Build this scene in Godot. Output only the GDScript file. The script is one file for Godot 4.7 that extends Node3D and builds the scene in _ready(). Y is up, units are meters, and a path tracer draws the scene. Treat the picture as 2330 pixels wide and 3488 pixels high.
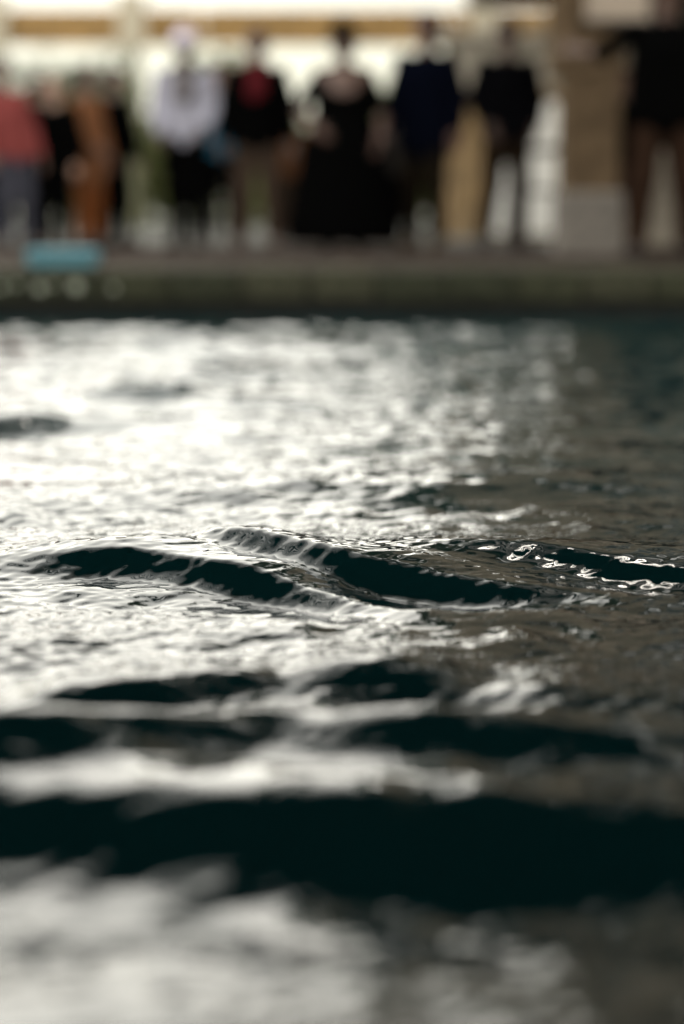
extends Node3D
# A choppy dark pool seen low over the water, a crowd out of focus on the far deck, pale overcast sky.
# Water level is y = 0, the deck lies at y = DECK, the camera looks along -z.

const DECK := 0.28
const POOL_X := 5.0
const POOL_NEAR := -1.0
const POOL_FAR := -14.1

var rng := RandomNumberGenerator.new()
var used := {}
var mats := {}

# ---------------------------------------------------------------- helpers
func numbered(called: String) -> String:
	if not used.has(called):
		used[called] = 0
		return called
	used[called] += 1
	return "%s_%03d" % [called, used[called]]

func lin(r: float, g: float, b: float) -> Color:
	return Color(r, g, b).linear_to_srgb()

func mat(key: String, c: Color, rough := 0.8, noise := 0.0, scale := 1.0, bump := 0.0, shine := 0.5) -> StandardMaterial3D:
	if mats.has(key):
		return mats[key]
	var m := StandardMaterial3D.new()
	m.albedo_color = c
	m.roughness = rough
	m.metallic_specular = shine
	if noise > 0.0:
		var f := FastNoiseLite.new()
		f.seed = key.hash() & 0xffff
		f.frequency = 0.02
		f.fractal_octaves = 5
		var t := NoiseTexture2D.new()
		t.width = 256; t.height = 256; t.seamless = true; t.noise = f
		var ramp := Gradient.new()
		ramp.set_color(0, Color(1.0 - noise, 1.0 - noise, 1.0 - noise))
		ramp.set_color(1, Color.WHITE)
		t.color_ramp = ramp
		m.albedo_texture = t
		m.uv1_triplanar = true
		m.uv1_world_triplanar = true
		m.uv1_scale = Vector3.ONE * scale
		if bump > 0.0:
			var b := NoiseTexture2D.new()
			b.width = 256; b.height = 256; b.seamless = true; b.noise = f
			b.as_normal_map = true; b.bump_strength = bump
			m.normal_enabled = true
			m.normal_texture = b
	mats[key] = m
	return m

func tag(o: Node3D, label: String, category: String, group := "") -> void:
	o.set_meta("label", label)
	o.set_meta("category", category)
	if group != "":
		o.set_meta("group", group)

func thing(called: String, label: String, category: String, at := Vector3.ZERO, turn := 0.0, group := "") -> Node3D:
	var o := Node3D.new()
	o.name = numbered(called)
	add_child(o)
	o.position = at
	o.rotation.y = turn
	tag(o, label, category, group)
	return o

func part(called: String, mesh: Mesh, m: Material, parent: Node3D, at := Vector3.ZERO, rot := Vector3.ZERO) -> MeshInstance3D:
	var o := MeshInstance3D.new()
	o.name = called
	o.mesh = mesh
	o.material_override = m
	o.position = at
	o.rotation = rot
	parent.add_child(o, true)
	return o

func structure(called: String, mesh: Mesh, m: Material, at := Vector3.ZERO) -> MeshInstance3D:
	var o := part(numbered(called), mesh, m, self, at)
	o.set_meta("kind", "structure")
	return o

# a box with chamfered edges, centred on the origin
func block(size: Vector3, c := 0.01) -> ArrayMesh:
	var st := SurfaceTool.new()
	st.begin(Mesh.PRIMITIVE_TRIANGLES)
	add_block(st, Vector3.ZERO, size, c)
	return st.commit()

func add_block(st: SurfaceTool, at: Vector3, size: Vector3, c := 0.01) -> void:
	var h := size / 2.0
	c = minf(c, minf(h.x, minf(h.y, h.z)) * 0.9)
	var axes := [Vector3.RIGHT, Vector3.UP, Vector3.BACK]
	var quads := []
	for a in 3:
		var u: int = (a + 1) % 3
		var v: int = (a + 2) % 3
		for s in [-1.0, 1.0]:
			var n: Vector3 = axes[a] * s
			var o: Vector3 = n * h[a]
			var du: Vector3 = axes[u] * (h[u] - c)
			var dv: Vector3 = axes[v] * (h[v] - c)
			quads.append([n, [o - du - dv, o + du - dv, o + du + dv, o - du + dv]])
		for s in [-1.0, 1.0]:
			for q in [-1.0, 1.0]:
				var n2: Vector3 = (axes[u] * s + axes[v] * q).normalized()
				var p1: Vector3 = axes[u] * s * h[u] + axes[v] * q * (h[v] - c)
				var p2: Vector3 = axes[u] * s * (h[u] - c) + axes[v] * q * h[v]
				var d: Vector3 = axes[a] * (h[a] - c)
				quads.append([n2, [p1 - d, p1 + d, p2 + d, p2 - d]])
	for q in quads:
		var p: Array = q[1]
		var n: Vector3 = q[0]
		if (p[1] - p[0]).cross(p[2] - p[0]).dot(n) > 0.0:
			p.reverse()
		for k in [0, 1, 2, 0, 2, 3]:
			st.set_normal(n)
			st.add_vertex(at + p[k])
	for sx in [-1.0, 1.0]:
		for sy in [-1.0, 1.0]:
			for sz in [-1.0, 1.0]:
				var s3 := Vector3(sx, sy, sz)
				var n: Vector3 = s3.normalized()
				var p := [s3 * Vector3(h.x, h.y - c, h.z - c), s3 * Vector3(h.x - c, h.y, h.z - c), s3 * Vector3(h.x - c, h.y - c, h.z)]
				if (p[1] - p[0]).cross(p[2] - p[0]).dot(n) > 0.0:
					p.reverse()
				for k in 3:
					st.set_normal(n)
					st.add_vertex(at + p[k])

# a tapering tube through points with radii
func tube(pts: Array, radii: Array, sides := 8) -> ArrayMesh:
	var st := SurfaceTool.new()
	st.begin(Mesh.PRIMITIVE_TRIANGLES)
	add_tube(st, pts, radii, sides)
	st.generate_normals()
	return st.commit()

func add_tube(st: SurfaceTool, pts: Array, radii: Array, sides := 8) -> void:
	var rings := []
	for i in pts.size():
		var d: Vector3 = (pts[mini(i + 1, pts.size() - 1)] - pts[maxi(i - 1, 0)]).normalized()
		var u := d.cross(Vector3.RIGHT if absf(d.x) < 0.8 else Vector3.UP).normalized()
		var v := d.cross(u)
		var ring := []
		for k in sides:
			var a := TAU * k / sides
			ring.append(pts[i] + (u * cos(a) + v * sin(a)) * radii[i])
		rings.append(ring)
	for i in pts.size() - 1:
		for k in sides:
			var k2: int = (k + 1) % sides
			for p in [rings[i][k], rings[i][k2], rings[i + 1][k2], rings[i][k], rings[i + 1][k2], rings[i + 1][k]]:
				st.add_vertex(p)
	for e in [0, pts.size() - 1]:
		for k in range(1, sides - 1):
			var tri := [rings[e][0], rings[e][k], rings[e][k + 1]]
			if e == 0:
				tri.reverse()
			for p in tri:
				st.add_vertex(p)

# flat rectangles joined into one horizontal sheet: [x0, x1, z0, z1]
func sheet(rects: Array, y := 0.0) -> ArrayMesh:
	var st := SurfaceTool.new()
	st.begin(Mesh.PRIMITIVE_TRIANGLES)
	for r in rects:
		for p in [[0, 2], [1, 2], [1, 3], [0, 2], [1, 3], [0, 3]]:
			st.set_normal(Vector3.UP)
			st.add_vertex(Vector3(r[p[0]], y, r[p[1]]))
	return st.commit()

# ---------------------------------------------------------------- surface nets
# A job: {bones: [[a, b, ra, rb, flat_z]], cell, k, cuts: [[point, normal]] (the side the normal points to is removed)}
func mesh_field(job: Dictionary) -> Array:
	var cell: float = job.cell
	var k: float = job.k
	var lo := Vector3.ONE * 1e9
	var hi := -lo
	for b in job.bones:
		var r: float = maxf(b[2], b[3]) + 3.0 * cell + k
		lo = lo.min(b[0].min(b[1]) - Vector3.ONE * r)
		hi = hi.max(b[0].max(b[1]) + Vector3.ONE * r)
	var nx := int((hi.x - lo.x) / cell) + 2
	var ny := int((hi.y - lo.y) / cell) + 2
	var nz := int((hi.z - lo.z) / cell) + 2
	var sy := nx
	var sz := nx * ny
	var f := PackedFloat32Array()
	f.resize(nx * ny * nz)
	f.fill(1.0)
	for b in job.bones:
		var a: Vector3 = b[0]
		var e: Vector3 = b[1]
		var ra: float = b[2]
		var rb: float = b[3]
		var squash: float = 1.0 / (b[4] if b.size() > 4 else 1.0)
		var r: float = maxf(ra, rb) + 2.5 * cell + k
		var l := a.min(e) - Vector3.ONE * r - lo
		var u := a.max(e) + Vector3.ONE * r - lo
		a.z *= squash
		e.z *= squash
		var ab := e - a
		var inv := 1.0 / maxf(ab.length_squared(), 1e-9)
		for iz in range(maxi(0, int(l.z / cell)), mini(nz, int(u.z / cell) + 1)):
			for iy in range(maxi(0, int(l.y / cell)), mini(ny, int(u.y / cell) + 1)):
				var row := iz * sz + iy * sy
				var p := Vector3(0, lo.y + iy * cell, (lo.z + iz * cell) * squash)
				for ix in range(maxi(0, int(l.x / cell)), mini(nx, int(u.x / cell) + 1)):
					p.x = lo.x + ix * cell
					var ap := p - a
					var t := clampf(ap.dot(ab) * inv, 0.0, 1.0)
					var d := (ap - ab * t).length() - ra - (rb - ra) * t
					var o := f[row + ix]
					var h := maxf(k - absf(o - d), 0.0)
					f[row + ix] = minf(o, d) - h * h / (4.0 * k)
	for c in job.get("cuts", []):
		var n: Vector3 = c[1]
		var w: float = n.dot(c[0])
		for iz in nz:
			for iy in ny:
				for ix in nx:
					var at := iz * sz + iy * sy + ix
					if f[at] < 0.5:
						f[at] = maxf(f[at], n.dot(lo + Vector3(ix, iy, iz) * cell) - w)
	var verts := PackedVector3Array()
	var idx := PackedInt32Array()
	var slot := PackedInt32Array()
	slot.resize(nx * ny * nz)
	slot.fill(-1)
	var corner := [0, 1, sy, sy + 1, sz, sz + 1, sz + sy, sz + sy + 1]
	var edges := [[0, 1], [2, 3], [4, 5], [6, 7], [0, 2], [1, 3], [4, 6], [5, 7], [0, 4], [1, 5], [2, 6], [3, 7]]
	for iz in nz - 1:
		for iy in ny - 1:
			for ix in nx - 1:
				var at := iz * sz + iy * sy + ix
				var first := f[at] < 0.0
				if not first and f[at] > 3.0 * cell:
					continue
				var mixed := false
				for q in 7:
					if (f[at + corner[q + 1]] < 0.0) != first:
						mixed = true
						break
				if not mixed:
					continue
				var s := Vector3.ZERO
				var n := 0
				for e in edges:
					var f0 := f[at + corner[e[0]]]
					var f1 := f[at + corner[e[1]]]
					if (f0 < 0.0) == (f1 < 0.0):
						continue
					var t := f0 / (f0 - f1)
					s += Vector3(e[0] & 1, (e[0] >> 1) & 1, e[0] >> 2).lerp(Vector3(e[1] & 1, (e[1] >> 1) & 1, e[1] >> 2), t)
					n += 1
				slot[at] = verts.size()
				verts.append(lo + (Vector3(ix, iy, iz) + s / n) * cell)
	for iz in range(1, nz - 1):
		for iy in range(1, ny - 1):
			for ix in range(1, nx - 1):
				var at := iz * sz + iy * sy + ix
				if slot[at] < 0:
					continue
				var inside := f[at] < 0.0
				for axis in 3:
					var step: int = [1, sy, sz][axis]
					if (f[at + step] < 0.0) == inside:
						continue
					var u: int = [sy, sz, 1][axis]
					var v: int = [sz, 1, sy][axis]
					var q := [slot[at], slot[at - u], slot[at - u - v], slot[at - v]]
					if q.min() < 0:
						continue
					if inside:
						q.reverse()
					for m in [0, 1, 2, 0, 2, 3]:
						idx.append(q[m])
	var normals := PackedVector3Array()
	normals.resize(verts.size())
	for i in range(0, idx.size(), 3):
		var n := (verts[idx[i + 2]] - verts[idx[i]]).cross(verts[idx[i + 1]] - verts[idx[i]])
		for m in 3:
			normals[idx[i + m]] += n
	for i in normals.size():
		normals[i] = normals[i].normalized()
	return [verts, normals, idx]

var jobs := []      # every job of every person
var results := []

func run_job(i: int) -> void:
	results[i] = mesh_field(jobs[i])

# ---------------------------------------------------------------- water
var wave_sets := []
var water_x := PackedFloat64Array()
var water_z := PackedFloat64Array()
var water_rows := []
var ripple_a := PackedFloat32Array()
var ripple_b := PackedFloat32Array()
const RIPPLE := 256
var dice := 1

func roll() -> float:
	dice = (dice * 1103515245 + 12345) & 0x7fffffff
	return dice / 2147483647.0

# a patch of ripples that repeats after period metres, of unit slope: many short sine waves
func ripple_patch(sd: int, period: float, l0: float, l1: float, power: float, spread: float) -> PackedFloat32Array:
	dice = sd
	var out := PackedFloat32Array()
	out.resize(RIPPLE * RIPPLE)
	var total := 0.0
	for k in 60:
		var l := l0 * pow(l1 / l0, roll())
		var th := PI / 2.0 + spread * (roll() + roll() + roll() - 1.5) * 2.0
		var ph := roll() * TAU
		var fx := floorf(cos(th) * period / l + 0.5)
		var fy := floorf(sin(th) * period / l + 0.5)
		if fx == 0.0 and fy == 0.0:
			fy = 1.0
		var a := pow(l / l0, power)
		var amp := a * period / (TAU * sqrt(fx * fx + fy * fy))
		total += a * a / 2.0
		for y in RIPPLE:
			var p := TAU * fy * y / RIPPLE + ph
			var q := TAU * fx / RIPPLE
			for x in RIPPLE:
				out[y * RIPPLE + x] += amp * sin(q * x + p)
	total = sqrt(total)
	for i in out.size():
		out[i] /= total
	return out

func ripple(t: PackedFloat32Array, period: float, x: float, y: float, c: float, s: float) -> float:
	var u := fposmod((x * c - y * s) / period, 1.0) * RIPPLE
	var v := fposmod((x * s + y * c) / period, 1.0) * RIPPLE
	var i := int(u) & 255
	var j := (int(v) & 255) * RIPPLE
	var i1 := (i + 1) & 255
	var j1 := (j + RIPPLE) & 65535
	u -= floorf(u)
	v -= floorf(v)
	return lerpf(lerpf(t[j + i], t[j + i1], u), lerpf(t[j1 + i], t[j1 + i1], u), v)

# ridges: [crest x, crest distance, tilt (dist per x), bend, height, half length, near face, back]
var ridges := [
	[-0.26, 4.66, -0.75, -0.9, 0.034, 0.34, 0.075, 0.30],
	[0.08, 4.64, -0.80, 0.60, 0.038, 0.42, 0.080, 0.34],
	[0.50, 4.74, -0.35, 0.00, 0.034, 0.40, 0.085, 0.30],
	[-0.28, 3.54, 0.45, 0.00, 0.034, 0.18, 0.10, 0.24],
	[0.06, 3.62, -0.10, -0.60, 0.040, 0.13, 0.13, 0.28],
	[0.42, 3.46, -0.15, 0.00, 0.034, 0.20, 0.14, 0.28],
	[-0.32, 3.08, 0.40, 0.00, 0.060, 0.24, 0.14, 0.25],
	[0.02, 2.77, -0.16, 0.00, 0.070, 1.60, 0.23, 0.40],
	[0.22, 3.10, -0.12, 0.30, 0.066, 0.34, 0.15, 0.25],
	[0.00, 1.72, 0.02, 0.05, 0.066, 1.60, 0.30, 0.60],
	[0.42, 6.00, 0.15, 0.00, 0.018, 0.30, 0.12, 0.40],
	[-1.05, 7.55, 0.10, 0.00, 0.040, 0.16, 0.13, 0.50],
	[-0.75, 8.75, 0.00, 0.00, 0.034, 0.22, 0.11, 0.50],
	[-0.85, 11.4, 0.00, 0.00, 0.034, 0.22, 0.13, 0.50],
]

func spacing(stops: Array) -> PackedFloat64Array:
	var out := PackedFloat64Array()
	var at: float = stops[0][0]
	var seg := 0
	while seg < stops.size() - 1:
		out.append(at)
		var t := clampf((at - stops[seg][0]) / (stops[seg + 1][0] - stops[seg][0]), 0, 1)
		at += lerpf(stops[seg][1], stops[seg + 1][1], t)
		while seg < stops.size() - 1 and at >= stops[seg + 1][0]:
			seg += 1
	out.append(stops[-1][0])
	return out

func water_row(j: int) -> void:
	var d := water_z[j]
	var row := PackedFloat32Array()
	row.resize(water_x.size())
	var swell := 0.45 + 0.55 * clampf((d - 2.9) / 0.5, 0.0, 1.0)
	var ca := cos(0.2)
	var sa := sin(0.2)
	var cb := cos(-0.3)
	var sb := sin(-0.3)
	for i in water_x.size():
		var x := water_x[i]
		var h := 0.0
		for w in wave_sets:
			h += w[3] * sin(w[0] * x + w[1] * d + w[2])
		h *= swell
		var steep := 0.0
		for r in ridges:
			var dx: float = x - r[0]
			var u: float = dx / r[5]
			if absf(u) < 1.6:
				var t: float = r[1] + r[2] * dx + r[3] * dx * dx - d   # towards the camera
				if t > 2.5 * r[6] or t < -2.4 * r[7]:
					continue
				t += 0.012 * sin(x * 9.0 + r[1] * 9.0) + 0.006 * sin(x * 23.0 + r[1] * 5.0)
				var s: float = t / r[6] if t > 0.0 else -t / r[7]
				if r[6] < 0.09:
					steep = maxf(steep, exp(-u * u * u * u - s * s * 0.7))
				h += r[4] * exp(-u * u * u * u) * (exp(-s * s * 1.6) - 0.16 * exp(-(s - 1.5) * (s - 1.5) * 3.0))
		var calm := maxf(0.25, 0.7 + 0.6 * sin(x * 3.0 + d * 1.7) * sin(d * 2.3 - x * 1.1 + 1.0)) * (1.0 - 0.4 * clampf((d - 5.0) / 2.0, 0.0, 1.0))
		h += 0.075 * (1.0 - 0.7 * steep) * ripple(ripple_a, 1.37, x, d, ca, sa)
		h += 0.13 * lerpf(calm, 0.55, steep) * ripple(ripple_b, 0.71, x + h * 0.5, d, cb, sb)
		row[i] = h
	water_rows[j] = row

func build_water() -> void:
	ripple_a = ripple_patch(11, 1.37, 0.07, 0.22, 0.3, 0.75)
	ripple_b = ripple_patch(22, 0.71, 0.022, 0.065, 0.2, 0.5)
	dice = 77
	for k in 14:
		var length := 0.25 * pow(1.3 / 0.25, k / 13.0) * (0.9 + 0.2 * roll())
		var turn := PI / 2.0 + (roll() - 0.5) * 1.2
		var kk := TAU / length
		wave_sets.append([kk * cos(turn), kk * sin(turn), roll() * TAU, 0.028 / kk])
	var half := spacing([[0.0, 0.005], [0.75, 0.005], [2.2, 0.014], [3.0, 0.05], [POOL_X, 0.25]])
	for i in range(half.size() - 1, 0, -1):
		water_x.append(-half[i])
	water_x.append_array(half)
	water_z = spacing([[-POOL_NEAR, 0.03], [2.0, 0.012], [3.3, 0.008], [3.8, 0.005], [5.6, 0.006], [8.0, 0.014], [-POOL_FAR, 0.026]])
	var nx := water_x.size()
	var nz := water_z.size()
	water_rows.resize(nz)
	var id := WorkerThreadPool.add_group_task(water_row, nz)
	WorkerThreadPool.wait_for_group_task_completion(id)
	var v := PackedVector3Array()
	var n := PackedVector3Array()
	v.resize(nx * nz)
	n.resize(nx * nz)
	for j in nz:
		var row: PackedFloat32Array = water_rows[j]
		var up: PackedFloat32Array = water_rows[mini(j + 1, nz - 1)]
		var down: PackedFloat32Array = water_rows[maxi(j - 1, 0)]
		var dz := water_z[mini(j + 1, nz - 1)] - water_z[maxi(j - 1, 0)]
		for i in nx:
			var i1 := mini(i + 1, nx - 1)
			var i0 := maxi(i - 1, 0)
			v[j * nx + i] = Vector3(water_x[i], row[i], -water_z[j])
			n[j * nx + i] = Vector3(-(row[i1] - row[i0]) / (water_x[i1] - water_x[i0]), 1.0, (up[i] - down[i]) / dz).normalized()
	var idx := PackedInt32Array()
	idx.resize((nx - 1) * (nz - 1) * 6)
	var w := 0
	for j in nz - 1:
		for i in nx - 1:
			var a := j * nx + i
			idx[w] = a; idx[w + 1] = a + nx; idx[w + 2] = a + 1
			idx[w + 3] = a + 1; idx[w + 4] = a + nx; idx[w + 5] = a + nx + 1
			w += 6
	print("water ", nx, " x ", nz)
	var arrays := []
	arrays.resize(Mesh.ARRAY_MAX)
	arrays[Mesh.ARRAY_VERTEX] = v
	arrays[Mesh.ARRAY_NORMAL] = n
	arrays[Mesh.ARRAY_INDEX] = idx
	var am := ArrayMesh.new()
	am.add_surface_from_arrays(Mesh.PRIMITIVE_TRIANGLES, arrays)
	var m := StandardMaterial3D.new()   # murky water: half of what enters is scattered by silt
	m.albedo_color = lin(0.002, 0.019, 0.021)
	m.albedo_color.a = 0.6
	m.roughness = 0.0
	m.refraction_enabled = true
	m.refraction_scale = 0.033
	structure("water", am, m)

# ---------------------------------------------------------------- people
var people := []

func bone(a: Vector3, b: Vector3, ra: float, rb: float, flat := 1.0) -> Array:
	return [a, b, ra, rb, flat]

# Joints for a standing figure of height h that faces +z (towards the camera). opt may move them.
func skeleton(h: float, opt: Dictionary) -> Dictionary:
	var lean: Vector3 = opt.get("lean", Vector3.ZERO)
	var j := {}
	j.pelvis = Vector3(0, 0.525, 0) * h
	j.chest = Vector3(0, 0.72, 0) * h + lean * 0.6
	j.neck = Vector3(0, 0.825, -0.005) * h + lean
	j.head = Vector3(0, 0.925, 0.012) * h + lean * 1.15
	var feet: Array = opt.get("feet", [Vector3(-0.06, 0, 0), Vector3(0.06, 0, 0.02)])
	var arms: Array = opt.get("arms", [[Vector3(-0.155, 0.63, 0.0), Vector3(-0.16, 0.49, 0.05)], [Vector3(0.155, 0.63, 0.0), Vector3(0.16, 0.49, 0.05)]])
	j.sides = []
	for s in 2:
		var sg := -1.0 if s == 0 else 1.0
		var q := {}
		q.shoulder = Vector3(sg * 0.104, 0.79, 0) * h + lean * 0.9
		q.elbow = arms[s][0] * h + lean * 0.6
		q.wrist = arms[s][1] * h + lean * 0.4
		q.hip = Vector3(sg * 0.05, 0.505, 0) * h
		var foot: Vector3 = feet[s] * h
		q.ankle = foot + Vector3(0, 0.047 * h, 0)
		q.knee = q.hip.lerp(q.ankle, 0.49) + Vector3(0, 0, 0.018 * h)
		q.toe = foot + Vector3(sg * 0.015, 0.02, 0.1) * h
		j.sides.append(q)
	return j

func hand_job(q: Dictionary, h: float, sg: float) -> Dictionary:
	var dir: Vector3 = (q.wrist - q.elbow).normalized()
	var side := dir.cross(Vector3(sg, 0, 0.3)).normalized()      # across the palm
	if side.z < 0.0:
		side = -side
	var inward := side.cross(dir).normalized()
	if inward.dot(Vector3(-sg, 0, 0)) < 0.0:
		inward = -inward
	var s := h / 1.75
	var b := []
	var w: Vector3 = q.wrist
	for k in 4:
		var across := side * (0.033 - 0.022 * k) * s
		var root := w + dir * 0.085 * s + across
		b.append(bone(w + dir * 0.01 * s + across * 0.5, root, 0.016 * s, 0.0125 * s))
		var l: float = [0.072, 0.08, 0.075, 0.058][k] * s
		var mid := root + (dir + inward * 0.22).normalized() * l * 0.5
		b.append(bone(root, mid, 0.0105 * s, 0.0095 * s))
		b.append(bone(mid, mid + (dir + inward * 0.75).normalized() * l * 0.5, 0.0095 * s, 0.0075 * s))
	var t1 := w + dir * 0.045 * s + side * 0.05 * s + inward * 0.012 * s
	b.append(bone(w + dir * 0.012 * s + side * 0.02 * s, t1, 0.016 * s, 0.012 * s))
	b.append(bone(t1, t1 + (dir * 0.9 + side * 0.35 + inward * 0.3).normalized() * 0.045 * s, 0.0115 * s, 0.008 * s))
	return {"bones": b, "cell": 0.006, "k": 0.006}

func head_job(j: Dictionary, h: float, turn: float) -> Dictionary:
	var s := h / 1.75
	var c: Vector3 = j.head
	var basis := Basis(Vector3.UP, turn)
	var P := func(x: float, y: float, z: float) -> Vector3: return c + basis * Vector3(x, y, z) * s
	var b := []
	b.append(bone(P.call(0, 0.028, -0.02), P.call(0, 0.03, 0.012), 0.082 * s, 0.078 * s))        # skull
	b.append(bone(P.call(0, 0.0, 0.02), P.call(0, -0.07, 0.042), 0.066 * s, 0.036 * s))            # face to chin
	b.append(bone(P.call(-0.04, -0.04, 0.01), P.call(0.04, -0.04, 0.01), 0.035 * s, 0.035 * s))    # jaw
	b.append(bone(P.call(0, 0.012, 0.082), P.call(0, -0.018, 0.1), 0.008 * s, 0.0125 * s))         # nose
	b.append(bone(P.call(-0.03, 0.03, 0.074), P.call(0.03, 0.03, 0.074), 0.013 * s, 0.013 * s))    # brow
	b.append(bone(P.call(-0.018, -0.043, 0.078), P.call(0.018, -0.043, 0.078), 0.008 * s, 0.008 * s)) # lips
	for sg in [-1.0, 1.0]:
		b.append(bone(P.call(sg * 0.082, 0.018, -0.005), P.call(sg * 0.08, -0.018, 0.0), 0.012 * s, 0.009 * s))  # ear
		b.append(bone(P.call(sg * 0.032, 0.006, 0.07), P.call(sg * 0.034, 0.006, 0.07), 0.0125 * s, 0.0125 * s)) # eye
	b.append(bone(P.call(0, -0.06, -0.01), j.neck - Vector3(0, 0.03 * s, 0), 0.05 * s, 0.056 * s))  # neck
	return {"bones": b, "cell": 0.009, "k": 0.014}

func add_person(p: Dictionary) -> void:
	var h: float = p.h
	var o: Dictionary = p.get("pose", {})
	var j := skeleton(h, o)
	var wide: float = p.get("wide", 1.0)
	var turn: float = p.get("head_turn", 0.0)
	var body := []
	body.append(bone(j.pelvis, j.chest, 0.083 * h * wide, 0.088 * h * wide, 0.72))
	body.append(bone(j.chest, j.neck, 0.088 * h * wide, 0.034 * h, 0.75))
	body.append(bone(j.neck, j.head - Vector3(0, 0.035 * h, 0), 0.034 * h, 0.03 * h))
	var top := [bone(j.pelvis - Vector3(0, p.get("hem", 0.02) * h, 0), j.chest, p.get("hem_r", 0.1) * h * wide, 0.1 * h * wide, 0.74), bone(j.chest, j.neck - Vector3(0, 0.015 * h, 0), 0.1 * h * wide, 0.045 * h, 0.78)]
	var low := [bone(j.pelvis + Vector3(0, 0.02 * h, 0), j.pelvis - Vector3(0, 0.03 * h, 0), 0.092 * h * wide, 0.09 * h * wide, 0.78)]
	var feet := []
	for s in 2:
		var q: Dictionary = j.sides[s]
		body.append(bone(j.chest + (q.shoulder - j.chest) * Vector3(0.4, 0.7, 0.4), q.shoulder, 0.04 * h, 0.034 * h))
		body.append(bone(q.shoulder, q.elbow, 0.032 * h, 0.024 * h))
		body.append(bone(q.elbow, q.wrist, 0.0245 * h, 0.0165 * h))
		body.append(bone(q.hip, q.knee, 0.053 * h, 0.034 * h))
		body.append(bone(q.knee, q.ankle, 0.035 * h, 0.022 * h))
		body.append(bone(q.ankle, q.toe, 0.022 * h, 0.014 * h))
		top.append(bone(j.chest + (q.shoulder - j.chest) * Vector3(0.4, 0.7, 0.4), q.shoulder, 0.042 * h, 0.036 * h))
		top.append(bone(q.shoulder, q.elbow, 0.038 * h, 0.033 * h))
		if not p.get("short_sleeves", false):
			top.append(bone(q.elbow, q.elbow.lerp(q.wrist, 0.9), 0.033 * h, 0.027 * h))
		top.append(bone(j.chest + (q.shoulder - j.chest) * Vector3(0.35, -0.3, 0.3), q.hip + Vector3(0, 0.03 - p.get("hem", 0.02), 0) * h, 0.075 * h * wide, (p.get("hem_r", 0.1) - 0.025) * h * wide, 0.95))
		low.append(bone(q.hip, q.knee, 0.062 * h, 0.045 * h))
		low.append(bone(q.knee, q.knee.lerp(q.ankle, p.get("leg_length", 0.92)), 0.045 * h, 0.036 * h))
		feet.append([bone(q.ankle - Vector3(0, 0.012 * h, 0.014 * h), q.toe, 0.03 * h, 0.02 * h), bone(q.ankle + Vector3(0, 0.02 * h, 0), q.ankle - Vector3(0, 0.02 * h, 0.005 * h), 0.028 * h, 0.027 * h)])
	var person := thing("person", p.label, "person", Vector3(p.x, DECK, -p.d), p.get("turn", 0.0), "people standing on the far deck")
	var skin: Color = p.get("skin", lin(0.085, 0.042, 0.027))
	var list := [["body", [{"bones": body, "cell": 0.017, "k": 0.03}, head_job(j, h, turn), hand_job(j.sides[0], h, -1.0), hand_job(j.sides[1], h, 1.0)], mat("skin" + str(skin), skin, 0.55)]]
	list.append([p.get("top_name", "jacket"), [{"bones": top, "cell": 0.016, "k": 0.02, "cuts": [[j.chest + Vector3(0, 0.045, 0.05) * h, Vector3(0, 0.5, 0.866)]] if p.get("neckline", false) else []}], mat("cloth" + str(p.top), p.top, 0.95, 0.0, 1.0, 0.0, 0.0)])
	if p.has("skirt"):
		var sk: Array = p.skirt
		low = [bone(j.pelvis + Vector3(0, 0.06 * h, 0), j.pelvis - Vector3(0, 0.1 * h, 0), sk[0] * h, sk[1] * h, 0.75), bone(j.pelvis - Vector3(0, 0.1 * h, 0), Vector3(0, 0.12 * h, 0), sk[1] * h, sk[2] * h, 0.75)]
		list.append(["skirt", [{"bones": low, "cell": 0.019, "k": 0.04, "cuts": [[Vector3(0, 0.03 * h, 0), Vector3.DOWN]]}], mat("cloth" + str(p.low), p.low, 0.95, 0.0, 1.0, 0.0, 0.0)])
	else:
		list.append(["trousers", [{"bones": low, "cell": 0.017, "k": 0.03}], mat("cloth" + str(p.low), p.low, 0.95, 0.0, 1.0, 0.0, 0.0)])
	for s in 2:
		list.append(["shoe", [{"bones": feet[s], "cell": 0.012, "k": 0.015, "cuts": [[Vector3(0, 0.002, 0), Vector3.DOWN]]}], mat("leather" + str(p.get("shoes", lin(0.012, 0.01, 0.009))), p.get("shoes", lin(0.012, 0.01, 0.009)), 0.6, 0.0, 1.0, 0.0, 0.25)])
	var s2 := h / 1.75
	var bs := Basis(Vector3.UP, turn)
	var c: Vector3 = j.head
	if p.has("hair"):
		var hb := [bone(c + bs * Vector3(0, 0.036, -0.026) * s2, c + bs * Vector3(0, 0.05, 0.0) * s2, 0.094 * s2, 0.084 * s2)]
		var fall: float = p.get("hair_fall", 0.04)
		hb.append(bone(c + bs * Vector3(-0.045, 0.02, -0.05) * s2, c + bs * Vector3(-0.05, -fall, -0.05) * s2, 0.055 * s2, 0.04 * s2))
		hb.append(bone(c + bs * Vector3(0.045, 0.02, -0.05) * s2, c + bs * Vector3(0.05, -fall, -0.05) * s2, 0.055 * s2, 0.04 * s2))
		if p.get("bun", false):
			hb.append(bone(c + bs * Vector3(0, 0.13, -0.02) * s2, c + bs * Vector3(0, 0.15, -0.02) * s2, 0.05 * s2, 0.045 * s2))
		list.append(["hair", [{"bones": hb, "cell": 0.01, "k": 0.02, "cuts": [[c + bs * Vector3(0, 0.062, 0.062) * s2, (bs * Vector3(0, -0.75, 0.66)).normalized()]]}], mat("hair" + str(p.hair), p.hair, 0.6, 0.0, 1.0, 0.0, 0.3)])
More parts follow.
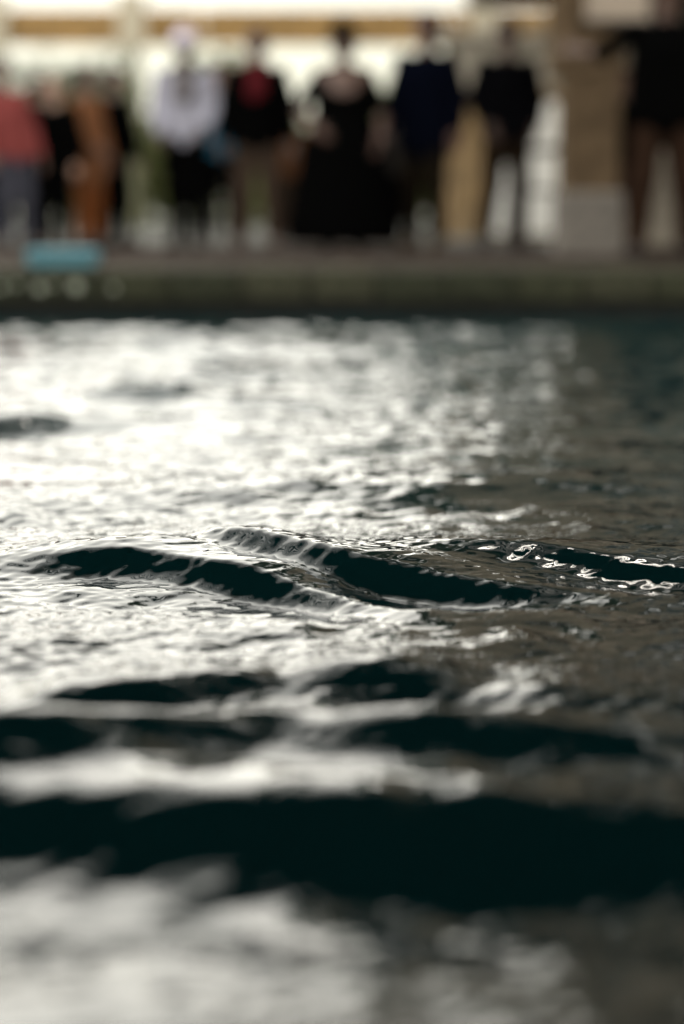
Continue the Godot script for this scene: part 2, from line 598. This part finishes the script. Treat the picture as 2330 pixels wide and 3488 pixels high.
	if p.has("cap"):
		var cb := [bone(c + bs * Vector3(0, 0.05, -0.02) * s2, c + bs * Vector3(0, 0.055, 0.0) * s2, 0.098 * s2, 0.094 * s2), bone(c + bs * Vector3(0, 0.045, 0.07) * s2, c + bs * Vector3(0, 0.03, 0.14) * s2, 0.05 * s2, 0.035 * s2)]
		list.append(["cap", [{"bones": cb, "cell": 0.009, "k": 0.012, "cuts": [[c + bs * Vector3(0, 0.03, 0) * s2, Vector3.DOWN]]}], mat("cloth" + str(p.cap), p.cap, 0.9, 0.0, 1.0, 0.0, 0.0)])
	if p.has("hat"):
		var hb := [bone(c + Vector3(0, 0.07, -0.005) * s2, c + Vector3(0, 0.14, -0.005) * s2, 0.1 * s2, 0.08 * s2)]
		for k in 12:
			var a := TAU * k / 12.0
			var a2 := TAU * (k + 1) / 12.0
			hb.append(bone(c + Vector3(cos(a) * 0.125, 0.062, sin(a) * 0.125) * s2, c + Vector3(cos(a2) * 0.125, 0.062, sin(a2) * 0.125) * s2, 0.018 * s2, 0.018 * s2))
		list.append(["hat", [{"bones": hb, "cell": 0.011, "k": 0.03, "cuts": [[c + Vector3(0, 0.05, 0) * s2, Vector3.DOWN]]}], mat("cloth" + str(p.hat), p.hat, 0.9, 0.0, 1.0, 0.0, 0.0)])
	if p.has("scarf"):
		var sb := []
		for k in 10:
			var a := TAU * k / 10.0
			var a2 := TAU * (k + 1) / 10.0
			var n: Vector3 = j.neck + Vector3(0, -0.005 * h, 0.005 * h)
			sb.append(bone(n + Vector3(cos(a), 0.12 * sin(-a), sin(a)) * 0.045 * h, n + Vector3(cos(a2), 0.12 * sin(-a2), sin(a2)) * 0.045 * h, 0.024 * h, 0.024 * h))
		sb.append(bone(j.neck + Vector3(0.01, -0.01, 0.05) * h, j.chest + Vector3(0.012, -0.01, 0.085) * h, 0.03 * h, 0.034 * h, 0.6))
		sb.append(bone(j.neck + Vector3(-0.01, -0.01, 0.05) * h, j.chest + Vector3(-0.014, -0.02, 0.085) * h, 0.03 * h, 0.034 * h, 0.6))
		list.append(["scarf", [{"bones": sb, "cell": 0.012, "k": 0.015}], mat("cloth" + str(p.scarf), p.scarf, 0.95, 0.0, 1.0, 0.0, 0.0)])
	for e in list:
		var first := jobs.size()
		jobs.append_array(e[1])
		people.append([person, e[0], first, jobs.size(), e[2]])

func finish_people() -> void:
	results.resize(jobs.size())
	var id := WorkerThreadPool.add_group_task(run_job, jobs.size())
	WorkerThreadPool.wait_for_group_task_completion(id)
	for e in people:
		var v := PackedVector3Array()
		var n := PackedVector3Array()
		var idx := PackedInt32Array()
		for q in range(e[2], e[3]):
			var off := v.size()
			v.append_array(results[q][0])
			n.append_array(results[q][1])
			for i in results[q][2]:
				idx.append(i + off)
		var arrays := []
		arrays.resize(Mesh.ARRAY_MAX)
		arrays[Mesh.ARRAY_VERTEX] = v
		arrays[Mesh.ARRAY_NORMAL] = n
		arrays[Mesh.ARRAY_INDEX] = idx
		var am := ArrayMesh.new()
		am.add_surface_from_arrays(Mesh.PRIMITIVE_TRIANGLES, arrays)
		part(e[1], am, e[4], e[0])

# ---------------------------------------------------------------- plants
func leaf_crown(lumps: Array, count: int, size: float, sd: int) -> ArrayMesh:
	var r := RandomNumberGenerator.new()
	r.seed = sd
	var st := SurfaceTool.new()
	st.begin(Mesh.PRIMITIVE_TRIANGLES)
	for k in count:
		var l: Array = lumps[r.randi() % lumps.size()]
		var dir := Vector3(r.randfn(), r.randfn(), r.randfn()).normalized()
		var at: Vector3 = l[0] + dir * l[1] * pow(r.randf(), 0.45) * r.randf_range(0.75, 1.15)
		var n := (dir + Vector3(r.randfn(), r.randfn() + 0.6, r.randfn()) * 0.7).normalized()
		var u := n.cross(Vector3(r.randfn(), r.randfn(), r.randfn())).normalized()
		var v := n.cross(u)
		var s := size * r.randf_range(0.6, 1.3)
		var c := [at - u * s, at + v * s * 0.42 + n * s * 0.12, at + u * s, at - v * s * 0.42 + n * s * 0.12]
		var tone := r.randf_range(0.6, 1.35)
		st.set_color(Color(tone * r.randf_range(0.85, 1.2), tone, tone * r.randf_range(0.7, 1.1)))
		for i in [0, 1, 2, 0, 2, 3]:
			st.set_normal(n)
			st.add_vertex(c[i])
	return st.commit()

func leaf_mat(key: String, r: float, g: float, b: float) -> StandardMaterial3D:
	var m := mat(key, lin(r, g, b), 0.6)
	m.vertex_color_use_as_albedo = true
	m.backlight_enabled = true
	m.backlight = lin(r * 2.0, g * 2.0, b)
	m.cull_mode = BaseMaterial3D.CULL_DISABLED
	return m

# ---------------------------------------------------------------- scene
func _ready() -> void:
	rng.seed = 7
	# camera
	var cam := Camera3D.new()
	cam.name = "camera"
	add_child(cam)
	var at := CameraAttributesPhysical.new()
	at.frustum_focal_length = 56.456
	at.exposure_aperture = 0.8
	at.frustum_focus_distance = 4.75
	at.frustum_near = 0.05
	at.frustum_far = 2000.0
	cam.attributes = at
	cam.fov = 24.0
	cam.near = 0.05
	cam.far = 2000.0
	cam.position = Vector3(0, 0.753, 0)
	cam.rotation_degrees = Vector3(-7.67, 0, 0)
	cam.current = true
	# sky: one even overcast
	var env := Environment.new()
	env.background_mode = Environment.BG_SKY
	env.tonemap_mode = Environment.TONE_MAPPER_LINEAR
	env.tonemap_exposure = 5.0
	env.sdfgi_enabled = true
	env.ssao_enabled = true
	env.ssil_enabled = true
	var sky := Sky.new()
	var sm := ProceduralSkyMaterial.new()
	sm.sky_top_color = Color(0.64, 0.65, 0.65)
	sm.sky_curve = 0.6
	sm.sky_horizon_color = Color(0.97, 0.955, 0.905)
	sm.ground_horizon_color = Color(0.6, 0.6, 0.57)
	sm.ground_bottom_color = Color(0.4, 0.4, 0.37)
	sky.sky_material = sm
	env.sky = sky
	var we := WorldEnvironment.new()
	we.name = "world_environment"
	we.environment = env
	add_child(we)
	var sun := DirectionalLight3D.new()
	sun.name = "sun"
	sun.light_color = Color(1.0, 0.97, 0.92)
	sun.light_energy = 0.25
	sun.light_angular_distance = 20.0
	sun.shadow_enabled = true
	sun.rotation_degrees = Vector3(-55, 160, 0)     # from behind the crowd
	add_child(sun)

	build_ground()
	build_pool()
	build_water()
	print("water done ", Time.get_ticks_msec())
	build_structures()
	build_plants()
	build_objects()
	build_people()
	print("done ", Time.get_ticks_msec())

func build_ground() -> void:
	var gravel := mat("gravel", lin(0.038, 0.040, 0.030), 0.95, 0.35, 0.7, 2.0)
	var far := 900.0
	structure("ground", sheet([[-far, far, -far, POOL_FAR], [-far, far, POOL_NEAR, far], [-far, -POOL_X, POOL_FAR, POOL_NEAR], [POOL_X, far, POOL_FAR, POOL_NEAR]], DECK - 0.012), gravel)
	var stone := mat("deck_stone", lin(0.040, 0.026, 0.018), 0.9, 0.5, 0.45, 2.0, 0.2)
	structure("deck", sheet([[-14.0, 14.0, -20.5, POOL_FAR - 0.36]], DECK - 0.004), stone)
	structure("near_deck", sheet([[-14.0, 14.0, POOL_NEAR + 0.3, 6.0]], DECK - 0.004), stone)

func build_pool() -> void:
	var wet := mat("wet_wall", lin(0.006, 0.008, 0.0055), 0.5, 0.5, 2.0, 3.0, 0.3)
	var floor_mat := mat("pool_floor", lin(0.012, 0.05, 0.05), 0.7, 0.5, 0.8)
	structure("pool_floor", sheet([[-POOL_X - 0.2, POOL_X + 0.2, POOL_FAR - 0.2, POOL_NEAR + 0.2]], -1.5), floor_mat)
	var wh := DECK - 0.02 + 1.55
	var wy := -1.55 + wh / 2.0
	structure("pool_wall_far", block(Vector3(POOL_X * 2 + 0.8, wh, 0.4), 0.0), wet, Vector3(0, wy, POOL_FAR - 0.2))
	structure("pool_wall_near", block(Vector3(POOL_X * 2 + 0.8, wh, 0.4), 0.0), wet, Vector3(0, wy, POOL_NEAR + 0.2))
	for s in [-1.0, 1.0]:
		structure("pool_wall_" + ("left" if s < 0 else "right"), block(Vector3(0.4, wh, POOL_NEAR - POOL_FAR - 0.006), 0.0), wet, Vector3(s * (POOL_X + 0.2), wy, (POOL_NEAR + POOL_FAR) / 2.0))
	# coping stones along the far rim
	var rim := Node3D.new()
	rim.name = "pool_rim"
	rim.set_meta("kind", "structure")
	add_child(rim)
	var tones := [mat("coping_a", lin(0.045, 0.047, 0.027), 0.85, 0.45, 2.2, 3.0, 0.25), mat("coping_b", lin(0.036, 0.039, 0.023), 0.85, 0.45, 1.7, 3.0, 0.25), mat("coping_c", lin(0.052, 0.052, 0.032), 0.85, 0.45, 2.7, 3.0, 0.25)]
	var shapes := []
	for k in 3:
		shapes.append(block(Vector3(0.388, 0.185, 0.42 + 0.006 * k), 0.02))
	var n := int(POOL_X * 2 / 0.4)
	for k in n:
		part("coping_stone", shapes[k % 3], tones[rng.randi() % 3], rim, Vector3(-POOL_X + 0.4 * k + 0.2, DECK - 0.0925 + rng.randf_range(-0.004, 0.006), POOL_FAR - 0.15 + rng.randf_range(-0.008, 0.008)))
	# glints on the wet left rim stones, imitated by pale discs
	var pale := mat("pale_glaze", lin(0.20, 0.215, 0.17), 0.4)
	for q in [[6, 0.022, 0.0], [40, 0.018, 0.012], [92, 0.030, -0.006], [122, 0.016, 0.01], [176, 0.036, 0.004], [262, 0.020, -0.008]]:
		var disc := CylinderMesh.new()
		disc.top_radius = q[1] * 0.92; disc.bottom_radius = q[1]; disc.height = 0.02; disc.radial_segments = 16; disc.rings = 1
		part("glint_disc", disc, pale, rim, Vector3((q[0] - 784) / 5521.0 * 14.02, DECK - 0.10 + q[2], POOL_FAR + 0.062), Vector3(PI / 2, 0, 0))

func build_structures() -> void:
	# unseen boarded roof, added so that steep wave faces mirror something dark
	var timber := mat("dark_timber", lin(0.03, 0.021, 0.014), 0.8, 0.5, 1.2, 2.0)
	var roof := thing("unseen_dark_roof", "unseen dark boarded roof added over the near pool to darken wave reflections", "light_blocker", Vector3(0, 0, 0))
	var board := block(Vector3(12.0, 0.05, 0.245), 0.004)
	for k in 53:
		part("roof_board", board, timber, roof, Vector3(0, 3.45, -6.6 + 0.25 * k))
	var slat := block(Vector3(12.0, 0.05, 0.13), 0.004)  # added slats thin out to soften the roof edge mirrored in the waves
	var sz := -6.80
	for k in 9:
		part("slat", slat, timber, roof, Vector3(0, 3.45, sz))
		sz -= 0.15 + 0.035 * k
	var rafter := block(Vector3(0.14, 0.22, 15.6), 0.01)
	for k in 5:
		part("rafter", rafter, timber, roof, Vector3(-5.6 + 2.8 * k, 3.31, -1.45))
	var post := block(Vector3(0.2, 2.92, 0.2), 0.015)
	for x in [-5.6, 5.6]:
		for z in [-7.6, 0.0, 6.0]:
			part("post", post, timber, roof, Vector3(x, DECK + 1.46 - 0.012, z))

	# canvas awning with a timber fascia behind the crowd
	var gold := mat("honey_timber", lin(0.44, 0.26, 0.085), 0.8, 0.45, 0.5)
	var canvas := mat("white_canvas", lin(0.6, 0.6, 0.56), 0.9)
	canvas.backlight_enabled = true
	canvas.backlight = Color(0.5, 0.5, 0.48)
	var wall_canvas := mat("wall_canvas", lin(0.9, 0.9, 0.86), 0.9)
	wall_canvas.backlight_enabled = true
	wall_canvas.backlight = Color(0.8, 0.8, 0.77)
	var pole := mat("green_pole", lin(0.10, 0.10, 0.05), 0.7)
	var pale_post := mat("pale_post", lin(0.42, 0.37, 0.28), 0.8)
	var aw := thing("marquee", "white canvas marquee with honey timber fascia behind the crowd", "marquee", Vector3(0, DECK - 0.012, -30.0))
	for k in 5:
		part("fascia_board", block(Vector3(2.99, 0.45, 0.06), 0.006), gold, aw, Vector3(-9.2 + 3.0 * k, 2.435, 0))
		part("sky_fill_panel", block(Vector3(2.98, 2.8, 0.02), 0.004), wall_canvas, aw, Vector3(-9.2 + 3.0 * k, 1.4, -6.0))  # white panels added in place of the brighter sky behind the heads
	var st := SurfaceTool.new()
	st.begin(Mesh.PRIMITIVE_TRIANGLES)
	for q in 24:
		for p in [[0, 0], [1, 0], [1, 1], [0, 0], [1, 1], [0, 1]]:
			var t: float = (q + p[0]) / 24.0
			var sag := -0.05 * pow(sin(t * PI * 4.0), 2.0)
			st.add_vertex(Vector3(-10.7 + 15.0 * t, (2.67 if p[1] == 0 else 3.1) + sag * p[1], 0.03 if p[1] == 0 else -0.5))
	st.generate_normals()
	part("canvas", st.commit(), canvas, aw)
	for X in [-0.62, 312.0, 1102.0]:
		var x: float = (X - 784.0) / 5521.0 * 30.0
		part("bracket", block(Vector3(0.34, 0.7, 0.12), 0.02), pale_post, aw, Vector3(x, 2.5, 0.1))
		part("post", block(Vector3(0.07, 2.16, 0.07), 0.01), pole, aw, Vector3(x, 1.08, 0.1))
		part("rear_post", block(Vector3(0.06, 3.04, 0.06), 0.01), pole, aw, Vector3(x + 0.02, 1.52, -0.46))

	# timber stall
	var tan := mat("tan_board", lin(0.29, 0.19, 0.09), 0.8, 0.35, 0.8)
	var grey := mat("grey_shutter", lin(0.33, 0.30, 0.25), 0.8, 0.2, 0.8)
	var stall := thing("timber_stall", "small tan boarded stall with grey-beige shutter behind the charcoal jacket", "stall", Vector3(1.65, DECK - 0.012, -24.0))
	for k in 10:
		part("board", block(Vector3(0.112, 1.4, 0.03), 0.004), tan, stall, Vector3(-0.54 + 0.12 * k, 0.7, 0))
	part("shutter", block(Vector3(1.16, 0.5, 0.03), 0.004), grey, stall, Vector3(0, 1.68, -0.02))
	part("counter", block(Vector3(1.3, 0.05, 0.3), 0.008), tan, stall, Vector3(0, 1.42, 0.06))
	part("roof", block(Vector3(1.5, 0.06, 1.3), 0.01), grey, stall, Vector3(0, 1.96, -0.5))
	for s in [-1.0, 1.0]:
		part("side_wall", block(Vector3(0.03, 1.93, 1.0), 0.004), tan, stall, Vector3(s * 0.6, 0.965, -0.52))

	# white canvas barrier
	var bar := thing("canvas_barrier", "bright white canvas barrier behind the dark wooden chair", "barrier", Vector3(1.78, DECK - 0.012, -22.4))
	part("canvas", block(Vector3(0.9, 1.2, 0.015), 0.004), mat("clean_canvas", lin(0.82, 0.81, 0.78), 0.9), bar, Vector3(0, 0.66, 0))
	for s in [-1.0, 1.0]:
		part("post", tube([Vector3(s * 0.465, 0, 0), Vector3(s * 0.465, 1.3, 0)], [0.02, 0.02]), pale_post, bar)
		part("foot", block(Vector3(0.05, 0.03, 0.4), 0.008), pale_post, bar, Vector3(s * 0.465, 0.015, 0))

	# building with a loggia
	var stone := mat("brown_stone", lin(0.30, 0.25, 0.185), 0.9, 0.5, 0.5, 2.0)
	var pier := mat("pier_render", lin(0.10, 0.068, 0.04), 0.9, 0.3, 1.0, 0.0, 0.2)
	var plinth := mat("plinth_stone", lin(0.14, 0.122, 0.105), 0.9, 0.3, 1.5)
	var glass := mat("dark_glass", lin(0.02, 0.025, 0.025), 0.05)
	var frame := mat("window_frame", lin(0.3, 0.28, 0.24), 0.6)
	var b := thing("stone_building", "tall brown stone building on square piers beside the deck", "building", Vector3(1.54, DECK - 0.012, -17.0))
	for k in 4:
		var px := 0.2 + 3.1 * k
		for z in [-0.2, -2.8]:
			if k == 0 and z < -1.0:
				continue                                  # the corner stands on its front pier alone
			part("pier", block(Vector3(0.4, 1.94, 0.4), 0.02), pier, b, Vector3(px, 0.97, z - 0.02))
			if k == 0:
				part("capital", block(Vector3(0.5, 0.68, 0.44), 0.02), pier, b, Vector3(px - 0.03, 1.6, z - 0.025))
			part("plinth", block(Vector3(0.46, 0.46, 0.46), 0.02), plinth, b, Vector3(px, 0.23, z))
	part("upper_wall", block(Vector3(10.34, 5.86, 3.0), 0.03), stone, b, Vector3(4.63, 4.872, -1.5))
	part("cornice", block(Vector3(10.7, 0.3, 3.4), 0.05), pier, b, Vector3(4.69, 7.95, -1.5))
	for fl in 2:
		for k in 4:
			var w := part("window", block(Vector3(1.1, 1.7, 0.08), 0.01), frame, b, Vector3(1.4 + 2.3 * k, 3.9 + 2.5 * fl, 0.03))
			for s in [-1.0, 1.0]:
				part("pane", block(Vector3(0.46, 1.5, 0.02), 0.003), glass, w, Vector3(s * 0.255, 0, 0.045))
	part("loggia_wall", block(Vector3(9.2, 1.935, 0.12), 0.01), mat("loggia_grey", lin(0.27, 0.235, 0.19), 0.9, 0.3, 0.8), b, Vector3(5.16, 0.9675, -2.92))
	# notice board on the corner pier
	var nb := thing("notice_board", "plain beige board fixed high on the corner pier", "board", Vector3(1.9, DECK + 1.62, -16.93))
	part("panel", block(Vector3(0.44, 0.62, 0.03), 0.006), mat("beige_panel", lin(0.25, 0.2, 0.155), 0.8, 0.15, 1.0), nb, Vector3(0, 0.31, 0))
	part("frame", block(Vector3(0.48, 0.03, 0.05), 0.006), mat("dark_timber", lin(0.03, 0.02, 0.01)), nb, Vector3(0, -0.015, 0))

func build_plants() -> void:
	# shrubs at the far side of the gravel
	var greens := [leaf_mat("leaf_olive", 0.10, 0.115, 0.03), leaf_mat("leaf_deep", 0.05, 0.07, 0.025), leaf_mat("leaf_light", 0.13, 0.15, 0.05)]
	var bark := mat("bark", lin(0.07, 0.05, 0.035), 0.9, 0.4, 2.0)
	var kinds := []
	for k in 3:
		var r := RandomNumberGenerator.new()
		r.seed = 90 + k
		var lumps := []
		for q in 15:
			lumps.append([Vector3(r.randf_range(-0.9, 0.9), r.randf_range(0.35, 2.2 + 0.3 * k), r.randf_range(-0.6, 0.6)), r.randf_range(0.4, 0.75)])
		kinds.append([leaf_crown(lumps, 5200, 0.10, 5 + k), tube([Vector3.ZERO, Vector3(0.1, 1.0, 0), Vector3(-0.05, 2.0, 0.1)], [0.09, 0.06, 0.02])])
	var spots := [[50, 33, 0.62, 0], [150, 32, 0.66, 1], [235, 33, 0.68, 1], [335, 33, 0.55, 0], [440, 34, 0.58, 2], [530, 32, 0.80, 0], [620, 33, 0.55, 2], [715, 34, 0.5, 0], [830, 33, 0.5, 2], [925, 34, 0.5, 1], [1040, 33, 0.66, 0], [1130, 34, 0.6, 2]]
	var seen := ["under the left end of the marquee", "behind the fair-haired head", "behind the caramel coat", "below the pale marquee bracket", "behind the white cap", "rising beside the teal jacket", "behind the red scarf", "between the red scarf and the wide black dress", "behind the wide black dress", "behind the navy jacket", "beside the tan stall", "behind the tan stall"]
	for i in spots.size():
		var s: Array = spots[i]
		var t := thing("shrub", ["olive green", "deep green", "light green"][s[3]] + " leafy shrub " + seen[i], "shrub", Vector3((s[0] - 784) / 5521.0 * s[1], DECK - 0.02, -s[1]), i * 1.3, "shrubs along the far side of the gravel")
		t.scale = Vector3.ONE * s[2] * 1.12
		part("foliage", kinds[s[3]][0], greens[s[3]], t)
		part("stem", kinds[s[3]][1], bark, t)
	# tall tree beside the building
	var r := RandomNumberGenerator.new()
	r.seed = 12
	var lumps := []
	for q in 56:
		lumps.append([Vector3(r.randf_range(-2.2, 1.8), r.randf_range(4.8, 18.0), r.randf_range(-1.8, 1.8)), r.randf_range(0.6, 1.1)])
	var tree := thing("tall_tree", "tall leafy tree with bare trunk beside the stone building", "tree", Vector3(2.4, DECK - 0.02, -26.5))
	var st := SurfaceTool.new()
	st.begin(Mesh.PRIMITIVE_TRIANGLES)
	add_tube(st, [Vector3(0, 0, 0), Vector3(0.05, 3, 0), Vector3(-0.1, 6, 0.1), Vector3(0.1, 9, 0), Vector3(0, 16, 0)], [0.28, 0.22, 0.17, 0.12, 0.03], 10)
	for l in lumps:
		var y: float = clampf(l[0].y - 1.2, 3.8, 15.0)
		add_tube(st, [Vector3(0, y, 0), l[0] * Vector3(0.5, 1, 0.5) - Vector3(0, 0.3, 0), l[0]], [0.06, 0.04, 0.015], 5)
	st.generate_normals()
	part("trunk", st.commit(), bark, tree)
	part("crown", leaf_crown(lumps, 36000, 0.14, 77), leaf_mat("leaf_tree", 0.06, 0.07, 0.025), tree)

func build_objects() -> void:
	# teal crate near the pool rim
	var teal := mat("teal_plastic", lin(0.025, 0.12, 0.155), 0.5)
	var pale := mat("pale_teal", lin(0.055, 0.15, 0.18), 0.5)
	var c := thing("storage_box", "low teal-blue box lying on the deck near the pool rim", "box", Vector3(-1.70, DECK - 0.004, -14.75))
	part("tub", block(Vector3(0.40, 0.075, 0.28), 0.015), teal, c, Vector3(0, 0.0385, 0))
	part("lid", block(Vector3(0.42, 0.03, 0.3), 0.012), pale, c, Vector3(0, 0.091, 0))
	for s in [-1.0, 1.0]:
		part("clip", block(Vector3(0.02, 0.05, 0.09), 0.005), teal, c, Vector3(s * 0.212, 0.062, 0))
	# dark wooden chair
	var wood := mat("dark_wood", lin(0.016, 0.008, 0.005), 0.5, 0.4, 2.0)
	var ch := thing("wooden_chair", "dark brown wooden chair in front of the white canvas barrier", "chair", Vector3(1.56, DECK - 0.004, -19.35), -0.25)
	part("seat", block(Vector3(0.44, 0.035, 0.42), 0.012), wood, ch, Vector3(0, 0.45, 0))
	for s in [-1.0, 1.0]:
		part("leg", tube([Vector3(s * 0.21, 0, 0.2), Vector3(s * 0.19, 0.24, 0.185), Vector3(s * 0.18, 0.435, 0.18)], [0.018, 0.022, 0.024]), wood, ch)
		part("leg", tube([Vector3(s * 0.2, 0, -0.22), Vector3(s * 0.18, 0.435, -0.18), Vector3(s * 0.18, 0.8, -0.25)], [0.018, 0.023, 0.018]), wood, ch)
		part("stretcher", tube([Vector3(s * 0.195, 0.18, 0.185), Vector3(s * 0.192, 0.18, -0.2)], [0.011, 0.011], 6), wood, ch)
	part("top_rail", block(Vector3(0.4, 0.06, 0.022), 0.008), wood, ch, Vector3(0, 0.78, -0.245))

func px(X: float, d: float) -> float:
	return (X - 784.0) / 5521.0 * d

func build_people() -> void:
	var black := lin(0.0012, 0.0012, 0.0012)
	var ink := lin(0.005, 0.0055, 0.007)
	var dark_hair := lin(0.008, 0.006, 0.005)
	var brown_skin := lin(0.06, 0.028, 0.018)
	var fair := lin(0.24, 0.14, 0.10)
	add_person({"x": px(-30, 21.0), "d": 21.0, "h": 1.62, "top": black, "low": black, "hair": dark_hair, "label": "dark-haired person in black cut off by the left picture edge"})
	add_person({"x": px(40, 18.5), "d": 18.5, "h": 1.45, "turn": 0.7, "pose": {"lean": Vector3(-0.1, 0, 0)}, "top": lin(0.15, 0.036, 0.034), "low": lin(0.035, 0.035, 0.045), "hair": dark_hair, "label": "dark-haired person in a coral red jacket and grey jeans"})
	add_person({"x": px(134, 18.7), "d": 18.7, "h": 1.32, "wide": 1.0, "top": black, "low": black, "hair": lin(0.22, 0.17, 0.13), "skin": fair, "turn": -0.3, "label": "fair-haired person in black beside the caramel coat"})
	add_person({"x": px(204, 19.1), "d": 19.1, "turn": 1.1, "h": 1.42, "top": lin(0.115, 0.05, 0.024), "low": lin(0.10, 0.034, 0.012), "hem": 0.12, "hem_r": 0.115, "hair": dark_hair, "pose": {"arms": [[Vector3(-0.15, 0.64, 0.03), Vector3(-0.1, 0.55, 0.12)], [Vector3(0.17, 0.63, 0.0), Vector3(0.15, 0.49, 0.06)]]}, "top_name": "coat", "label": "person in a caramel coat and rust brown trousers"})
	add_person({"x": px(266, 19.5), "d": 19.5, "h": 1.43, "top": black, "low": black, "hair": dark_hair, "turn": 0.9, "label": "dark-haired person in black right of the caramel coat"})
	add_person({"x": px(428, 19.0), "d": 19.0, "h": 1.68, "top": lin(0.24, 0.235, 0.28), "wide": 0.86, "low": black, "cap": lin(0.55, 0.5, 0.58), "skin": lin(0.05, 0.03, 0.022), "hair": dark_hair, "top_name": "shirt", "scarf": lin(0.08, 0.07, 0.07), "pose": {"arms": [[Vector3(-0.128, 0.65, 0.0), Vector3(-0.11, 0.53, 0.09)], [Vector3(0.135, 0.65, 0.0), Vector3(0.10, 0.55, 0.1)]], "feet": [Vector3(-0.045, 0, 0), Vector3(0.045, 0, 0.02)]}, "label": "person in a white cap, pale shirt and black trousers"})
	add_person({"x": px(512, 21.6), "d": 21.6, "h": 1.58, "top": lin(0.012, 0.05, 0.08), "low": black, "hair": dark_hair, "label": "person in a teal jacket half hidden behind the pale shirt"})
	add_person({"x": px(592, 19.0), "d": 19.0, "h": 1.70, "wide": 1.08, "top": black, "low": lin(0.035, 0.024, 0.018), "skin": brown_skin, "hair": lin(0.05, 0.025, 0.015), "scarf": lin(0.05, 0.007, 0.009), "shoes": lin(0.06, 0.04, 0.032), "pose": {"feet": [Vector3(-0.075, 0, 0), Vector3(0.075, 0, 0.02)]}, "label": "person in a black jacket with a dark red scarf"})
	add_person({"x": px(788, 18.5), "d": 18.5, "h": 1.66, "wide": 1.3, "top": black, "low": black, "skirt": [0.14, 0.20, 0.265], "hat": black, "hair": dark_hair, "hair_fall": 0.16, "skin": brown_skin, "pose": {"arms": [[Vector3(-0.21, 0.64, 0.02), Vector3(-0.12, 0.55, 0.12)], [Vector3(0.18, 0.63, 0.0), Vector3(0.16, 0.5, 0.08)]]}, "short_sleeves": true, "top_name": "bodice", "neckline": true, "label": "person in a wide long black dress and black hat"})
	add_person({"x": px(975, 18.8), "d": 18.8, "h": 1.82, "wide": 1.08, "top": lin(0.0015, 0.002, 0.0045), "low": lin(0.008, 0.006, 0.004), "hem": 0.08, "skin": lin(0.075, 0.032, 0.022), "hair": lin(0.03, 0.015, 0.01), "turn": -0.4, "shoes": lin(0.05, 0.035, 0.02), "label": "tall person in a long navy coat"})
	add_person({"x": px(1158, 19.3), "d": 19.3, "h": 1.80, "wide": 1.0, "top": lin(0.0028, 0.0028, 0.0036), "low": lin(0.014, 0.009, 0.006), "skin": brown_skin, "hair": lin(0.02, 0.012, 0.008), "turn": 0.2, "pose": {"arms": [[Vector3(-0.15, 0.65, -0.02), Vector3(-0.11, 0.53, 0.08)], [Vector3(0.15, 0.65, -0.02), Vector3(0.11, 0.53, 0.08)]], "feet": [Vector3(-0.1, 0, 0), Vector3(0.05, 0, 0.03)]}, "label": "person in a charcoal jacket beside the dark wooden chair"})
	add_person({"x": px(1418, 18.9), "d": 18.9, "h": 1.40, "top": black, "low": lin(0.02, 0.012, 0.009), "hair": dark_hair, "turn": 0.3, "label": "short person in black standing behind the corner pier"})
	add_person({"x": px(1512, 16.3), "d": 16.3, "h": 1.90, "wide": 1.12, "top": black, "low": lin(0.016, 0.009, 0.006), "short_sleeves": true, "top_name": "shirt", "skin": lin(0.05, 0.022, 0.013), "hair": dark_hair, "pose": {"arms": [[Vector3(-0.22, 0.72, -0.06), Vector3(-0.30, 0.74, -0.22)], [Vector3(0.17, 0.64, 0.0), Vector3(0.17, 0.5, 0.05)]], "feet": [Vector3(-0.09, 0, 0), Vector3(0.09, 0, 0)]}, "label": "tall person in black reaching an arm to the corner pier"})
	add_person({"x": px(102, 21.5), "d": 21.5, "h": 1.46, "top": black, "low": black, "hair": dark_hair, "turn": -0.5, "label": "person in black half hidden behind the coral red jacket"})
	add_person({"x": px(668, 21.0), "d": 21.0, "h": 1.16, "top": lin(0.07, 0.032, 0.016), "low": lin(0.02, 0.014, 0.01), "hair": dark_hair, "turn": 0.5, "label": "small person in brown between red scarf and black dress"})
	add_person({"x": px(893, 20.6), "d": 20.6, "h": 1.22, "top": lin(0.02, 0.018, 0.016), "low": black, "hair": dark_hair, "turn": -0.3, "label": "small person in dark grey between black dress and navy coat"})
	finish_people()
